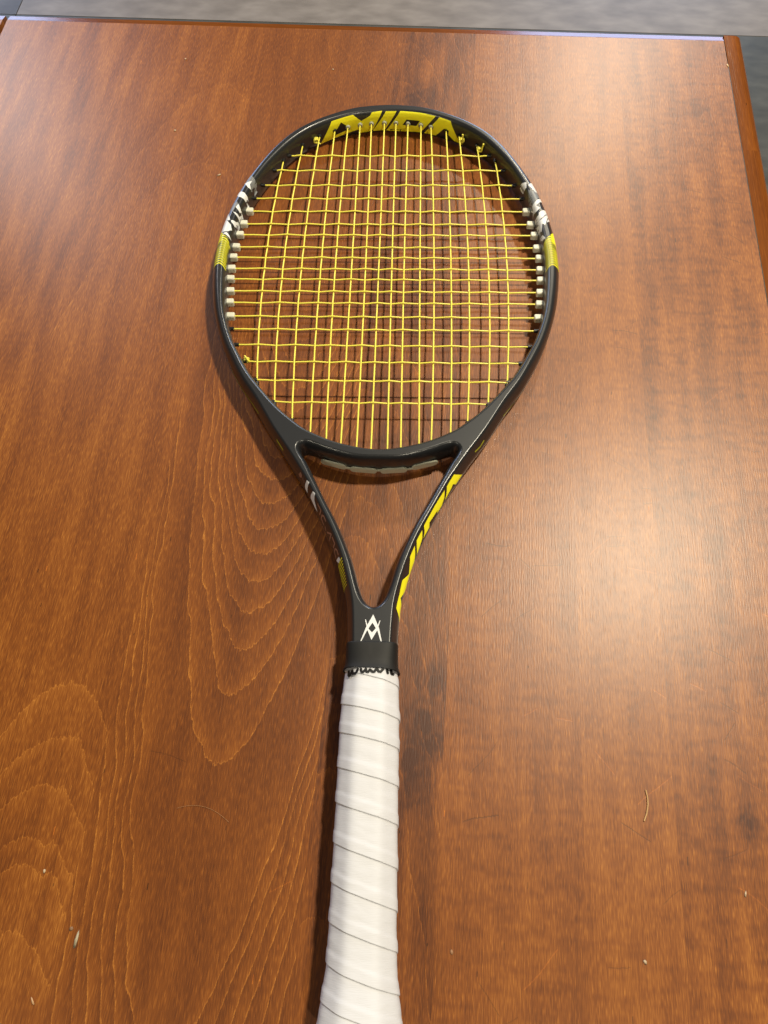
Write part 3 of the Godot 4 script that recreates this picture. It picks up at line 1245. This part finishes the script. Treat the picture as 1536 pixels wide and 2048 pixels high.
func wall_strokes(called: String, mat: Material, root: Node, list: Array, width: float) -> void:
	for raw in list:
		for q in Geometry2D.offset_polyline(to_poly(raw), width, Geometry2D.JOIN_ROUND, Geometry2D.END_ROUND):
			wall_mark(called, q, mat, root)


func strokes(called: String, mat: Material, root: Node, list: Array, width: float, off: float, height: Callable, cut: bool) -> void:
	for raw in list:
		var b := Builder.new()
		for q in Geometry2D.offset_polyline(to_poly(raw), width, Geometry2D.JOIN_ROUND, Geometry2D.END_ROUND):
			lay(b, q, off, height, cut, 1.0)
		if b.ix.size():
			put(b.mesh(), called, mat, root)


func make_racket() -> void:
	c_out = spline(OUTLINE)
	c_hoop = spline(HOOP_HOLE)
	c_throat = spline(THROAT_HOLE, 1.5)
	var a := deg_to_rad(RACKET_TURN)
	var ex := Vector3(cos(a), 0, sin(a))
	var along := Vector3(sin(a) * cos(RACKET_TILT), -sin(RACKET_TILT), -cos(a) * cos(RACKET_TILT))
	var up := ex.cross(along)
	var root := base("tennis_racket", Transform3D(Basis(ex, up, -along), RACKET_AT))
	tag(root, "black and yellow tennis racket with yellow strings and white wrapped grip lying on the table", "tennis racket")
	put(frame_mesh(), "frame", M.frame, root)
	make_strings(root)
	# knots where the stringer tied off
	knot(root, V(-64.5, 149.6, -1.0), Vector3(4.5, -0.5, 0.5), 0.4)
	knot(root, V(63.5, 149.6, -1.0), Vector3(-0.6, 8.5, 0.4), 1.3)
	knot(root, V(78.3, 137.0, 0.0), Vector3(1.0, 8.0, 0.6), 2.2)
	knot(root, V(-100.6, -86.6, 0.8), Vector3(-2.5, 2.2, -3.0), 3.0)
	# chips in the paint at the tip
	strokes("paint_chip", M.chip, root, [[-50.5, 171.3, -48.4, 172.2], [-46.6, 173.0, -46.0, 173.2], [-44.6, 173.9, -42.8, 174.6], [-21.5, 181.2, -19.0, 181.5], [2.4, 182.9, 5.6, 182.8], [12.5, 182.6, 13.4, 182.5], [46.0, 173.2, 48.0, 172.4], [60.6, 165.9, 61.6, 165.4]], 0.2, 0.1, top_height, true)
	# clear bumper pad with four lobes on the lower side of the bridge
	for q in [[-31.5, -0.27], [-10.5, -0.08], [10.5, 0.08], [32.0, 0.27]]:
		var o := put(lobe_mesh(9.4, 2.9, 1.6), "bridge_pad", M.gel, root)
		var y := 0.0
		for i in c_throat.size() - 1:
			if c_throat[i].y > -175.0 and c_throat[i].y < -160.0 and (c_throat[i].x - absf(q[0])) * (c_throat[i + 1].x - absf(q[0])) <= 0.0 and c_throat[i].x < 45.0:
				y = c_throat[i].y
		o.position = V(q[0], y + 0.2, -5.4)
		o.rotation.y = q[1]
	for q in [[-21.0, -169.6, -0.16], [0.0, -173.9, 0.0], [21.2, -169.6, 0.16]]:
		var link := put(lobe_mesh(3.6, 1.0, 0.9), "bridge_pad_link", M.gel, root)
		link.position = V(q[0], -172.6 if q[0] != 0.0 else -174.0, -5.6)
		link.rotation.y = q[2]
	# print
	var b := Builder.new()
	for key in HOOP_LETTERS:
		b = Builder.new()
		lay_wall(b, to_poly(HOOP_LETTERS[key]), 0.12, 1)
		put(b.mesh(), "hoop_letter", M.yellow, root)
	for key in HOOP_LETTER_HOLES:
		b = Builder.new()
		lay_wall(b, to_poly(HOOP_LETTER_HOLES[key]), 0.2, 1)
		put(b.mesh(), "hoop_letter_opening", M.black_print, root)
	for key in GREY_MARKS:
		mark("grey_marking", to_poly(GREY_MARKS[key]), 0.08, M.grey_print, root)
	for key in WHITE_MARKS:
		mark("white_marking", to_poly(WHITE_MARKS[key]), 0.15, M.white_print, root)
	for s in [-1.0, 1.0]:
		var region := PackedVector2Array([Vector2(137.0 * s, 38.0), Vector2(134.6 * s, 36.6), Vector2(128.8 * s, 26.5), Vector2(125.4 * s, 23.5), Vector2(124.2 * s, 19.0), Vector2(123.0 * s, 10.0), Vector2(122.5 * s, -14.0), Vector2(138.0 * s, -14.0)])
		var y := 38.0
		var k := 0
		while y > -3.5:
			var to := 2.5 if y > 20.5 else 1.1
			var ti := 1.05 if y > 20.5 else 0.9
			if y > 15.5 and y < 20.5:
				to = 0.15
			var band := PackedVector2Array([Vector2(137.5 * s, y - 3.0 + to * 0.5), Vector2(133.0 * s, y - 0.5 + to * 0.5), Vector2(128.8 * s, y + 0.2 + ti * 0.5), Vector2(126.0 * s, y - 1.6 + ti * 0.5), Vector2(122.5 * s, y - 6.0 + ti * 0.5), Vector2(122.5 * s, y - 6.0 - ti * 0.5), Vector2(126.0 * s, y - 1.6 - ti * 0.5), Vector2(128.8 * s, y + 0.2 - ti * 0.5), Vector2(133.0 * s, y - 0.5 - to * 0.5), Vector2(137.5 * s, y - 3.0 - to * 0.5)])
			for q in Geometry2D.intersect_polygons(band, region):
				mark("yellow_stripe", q, 0.12, M.yellow, root)
			y -= 2.4
			k += 1
	for key in ARM_LETTERS:
		wall_mark("arm_letter", to_poly(ARM_LETTERS[key]), M.yellow, root)
	for i in 10:
		var t := i / 9.0
		var p := Vector2(-529.5, 10.2).lerp(Vector2(-546.5, 8.4), t)
		var q := Vector2(-532.6, 2.0).lerp(Vector2(-549.0, -2.0), t)
		for poly in Geometry2D.offset_polyline(PackedVector2Array([p, p.lerp(q, 0.5) + Vector2(0.3, 0.0), q]), 0.29 - 0.1 * t, Geometry2D.JOIN_ROUND, Geometry2D.END_BUTT):
			wall_mark("arm_stripe", poly, M.yellow, root)
	wall_strokes("side_pinstripe", M.yellow_faint, root, [[-354.6, 1.0, -369.2, 1.4, -381.5, 1.8, -400.6, 3.2], [-428.7, 6.1, -437.6, 5.5], [367.7, -2.8, 377.9, -1.5, 388.3, 0.0, 399.7, 2.4], [426.4, 5.6, 431.5, 4.7, 437.2, 5.7]], 0.55)
	for key in ARM_WHITE:
		wall_mark("white_arm_letter", to_poly(ARM_WHITE[key]), M.white_print, root)
	wall_strokes("bronze_letter", M.bronze_print, root, [[-487.9, 9.0, -493.0, 9.0, -493.8, 5.5], [-501.2, 8.6, -497.6, 9.0, -495.9, 7.6, -496.7, 5.1, -501.2, 4.4], [-503.3, 5.0, -505.2, 3.6], [-507.1, 4.2, -511.0, 8.3, -512.6, 3.0], [-513.2, 7.8, -518.0, 8.0, -518.8, 4.4], [-525.8, 7.6, -522.4, 7.8, -520.7, 6.3, -521.8, 4.0, -525.3, 3.2]], 0.6)
	wall_strokes("small_letter", M.bronze_print, root, [[-461.0, 8.7, -463.0, 8.4, -463.7, 6.7, -462.1, 5.5, -460.4, 6.1, -461.0, 8.7], [-465.0, 8.0, -466.2, 6.4], [-467.0, 7.6, -468.0, 6.0]], 0.25)
	for key in LOGO:
		mark("emblem", to_poly(LOGO[key]), 0.1 if key == "logoA" else 0.13, M.white_print, root)
	put(band_mesh(), "grip_collar", M.rubber, root)
	put(overgrip_mesh(), "overgrip", M.wrap, root)
	b = Builder.new()
	var dy := -2.0
	var letters := []
	for raw in [[-13.1, -315.5, -13.2, -318.0, -12.5, -318.6, -11.7, -317.1, -10.8, -315.4], [-11.0, -315.6, -10.5, -317.5, -9.3, -317.7, -8.2, -316.7, -7.4, -314.9], [-5.7, -314.8, -5.4, -316.7, -4.5, -317.1, -3.2, -315.5, -2.7, -314.8], [-2.7, -314.8, -2.6, -316.4, -1.5, -316.8, -0.4, -315.4], [-0.4, -315.2, 1.0, -316.5, 2.4, -316.5, 3.3, -314.6], [4.0, -314.6, 4.7, -316.2, 6.1, -316.4, 7.5, -314.5], [9.8, -314.5, 10.1, -316.8], [12.1, -314.4, 12.4, -316.8, 13.5, -316.7]]:
		var r := []
		for i in range(0, raw.size(), 2):
			r.append(raw[i])
			r.append(raw[i + 1] + dy)
		letters.append(r)
	strokes("grip_letter", M.ink, root, letters, 0.75, 0.1, grip_top, false)


func lobe_mesh(half: float, tall: float, thick: float) -> ArrayMesh:
	# a soft stadium-shaped pad, flat side towards the frame
	var b := Builder.new()
	var rings := [[1.0, 0.0], [1.0, 0.55], [0.9, 0.88], [0.7, 1.0], [0.0, 1.0]]
	var cols := 28
	for r in rings:
		for j in cols:
			var w := TAU * j / cols
			var cx := cos(w)
			var cy := sin(w)
			var x := signf(cx) * (half - tall) + cx * tall
			var y := cy * tall
			var k: float = r[0]
			if k < 1.0 and k > 0.0:
				x -= cx * tall * (1.0 - k)
				y -= cy * tall * (1.0 - k)
			elif k == 0.0:
				y = 0.0
				x = signf(cx) * (half - tall)
			var n: Vector3 = Vector3(cx, cy, 0) * maxf(0.0, 1.0 - r[1]) + Vector3(0, 0, 1) * r[1]
			b.add(Vector3(x, y, r[1] * thick) * 0.001, n)
	b.grid(0, rings.size(), cols, true)
	return b.mesh()


# ------------------------------------------------------------------ crumbs and fibres
func table_point(u: float, a: float, y: float) -> Vector3:
	return Transform3D(Basis(Vector3.UP, -deg_to_rad(GRAIN_TURN)), Vector3.ZERO) * Vector3(u, y, -a)


func crumb(u: float, a: float, size: Vector3, turn: float, color: Color, label: String, called := "crumb") -> void:
	var b := Builder.new()
	var pts := []
	for i in 5:
		for j in 8:
			var la := PI * (i / 4.0 - 0.5)
			var lo := TAU * j / 8.0
			var k := 1.0 + rng.randf_range(-0.22, 0.22)
			pts.append(Vector3(cos(la) * cos(lo) * k, maxf(sin(la) * k, -0.5), cos(la) * sin(lo) * k) * size * 0.5)
	for p in pts:
		b.add(p, Vector3(p.x / size.x, p.y / size.y + 0.02, p.z / size.z))
	b.grid(0, 5, 8, true)
	var o := put(b.mesh(), called, std(color, 0.6, 0.4))
	o.position = table_point(u, a, size.y * 0.26)
	o.rotation.y = turn
	tag(o, label, "crumb", "crumbs scattered on the table")


func make_crumbs() -> void:
	var pale := Color(0.74, 0.66, 0.55)
	crumb(-0.1759, -0.0686, Vector3(0.0018, 0.0009, 0.0088), -0.22, Color(0.66, 0.62, 0.52), "grey beige flake, largest of the crumbs left of the grip near the bottom")
	crumb(-0.1802, -0.0639, Vector3(0.0024, 0.0005, 0.0024), 0.3, Color(0.52, 0.4, 0.3), "round tan speck beside the grey beige flake left of the grip")
	crumb(0.1933, -0.016, Vector3(0.0012, 0.001, 0.0034), -0.4, pale, "white angular crumb at the lower right edge of the table")
	crumb(0.1358, -0.0534, Vector3(0.0016, 0.001, 0.0024), 0.5, pale, "small white crumb straight below the pale curved fibre")
	crumb(-0.203, -0.0367, Vector3(0.0015, 0.001, 0.0024), 0.1, pale, "small white crumb at the lower left, above the grey beige flake")
	crumb(-0.1924, -0.0989, Vector3(0.0012, 0.0009, 0.0046), 0.5, Color(0.74, 0.6, 0.45), "thin tan crumb in the bottom left corner of the photo")
	crumb(0.0315, -0.0576, Vector3(0.0018, 0.0006, 0.0026), 0.2, Color(0.6, 0.45, 0.33), "flat tan fleck close to the right side of the grip")
	crumb(-0.2472, 0.5677, Vector3(0.002, 0.001, 0.0022), 0.6, pale, "pale crumb on the left board beyond the hoop")
	crumb(-0.2564, 0.6659, Vector3(0.0018, 0.001, 0.002), 0.0, pale, "white crumb near the back edge on the left")
	crumb(-0.1118, 0.6577, Vector3(0.0016, 0.001, 0.002), 0.9, pale, "pale crumb between the hoop's tip and the back edge")
	crumb(-0.1971, 0.5146, Vector3(0.004, 0.001, 0.0014), 0.5, pale, "pale sliver just left of the hoop's upper shoulder")
	crumb(0.2586, 0.6813, Vector3(0.0013, 0.001, 0.0046), 0.1, Color(0.9, 0.78, 0.6), "thin pale crumb on the right edge moulding by the far corner")
	# a curved pale fibre and a hair
	var b := Builder.new()
	var path := PackedVector3Array()
	for p in [[0.1416, 0.0343], [0.1424, 0.0300], [0.1424, 0.0262], [0.1414, 0.0215], [0.1397, 0.0173]]:
		path.append(table_point(p[0], p[1], 0.0005))
	tube(b, path, 0.00045, 6)
	tag(put(b.mesh(), "plant_fibre", std(Color(0.74, 0.6, 0.42), 0.6, 0.4)), "pale curved straw-like fibre lying on the right of the table", "fibre")
	b = Builder.new()
	path = PackedVector3Array()
	for i in 25:
		var t := i / 24.0
		path.append(table_point(lerpf(-0.1331, -0.1011, t), 0.0023 - 0.0051 * t + 0.0085 * 4.0 * t * (1.0 - t) * 0.55, 0.0003))
	tube(b, path, 0.00013, 5)
	tag(put(b.mesh(), "hair", std(Color(0.62, 0.44, 0.28), 0.5, 0.4)), "thin light hair curving across the cathedral grain left of the grip", "hair")
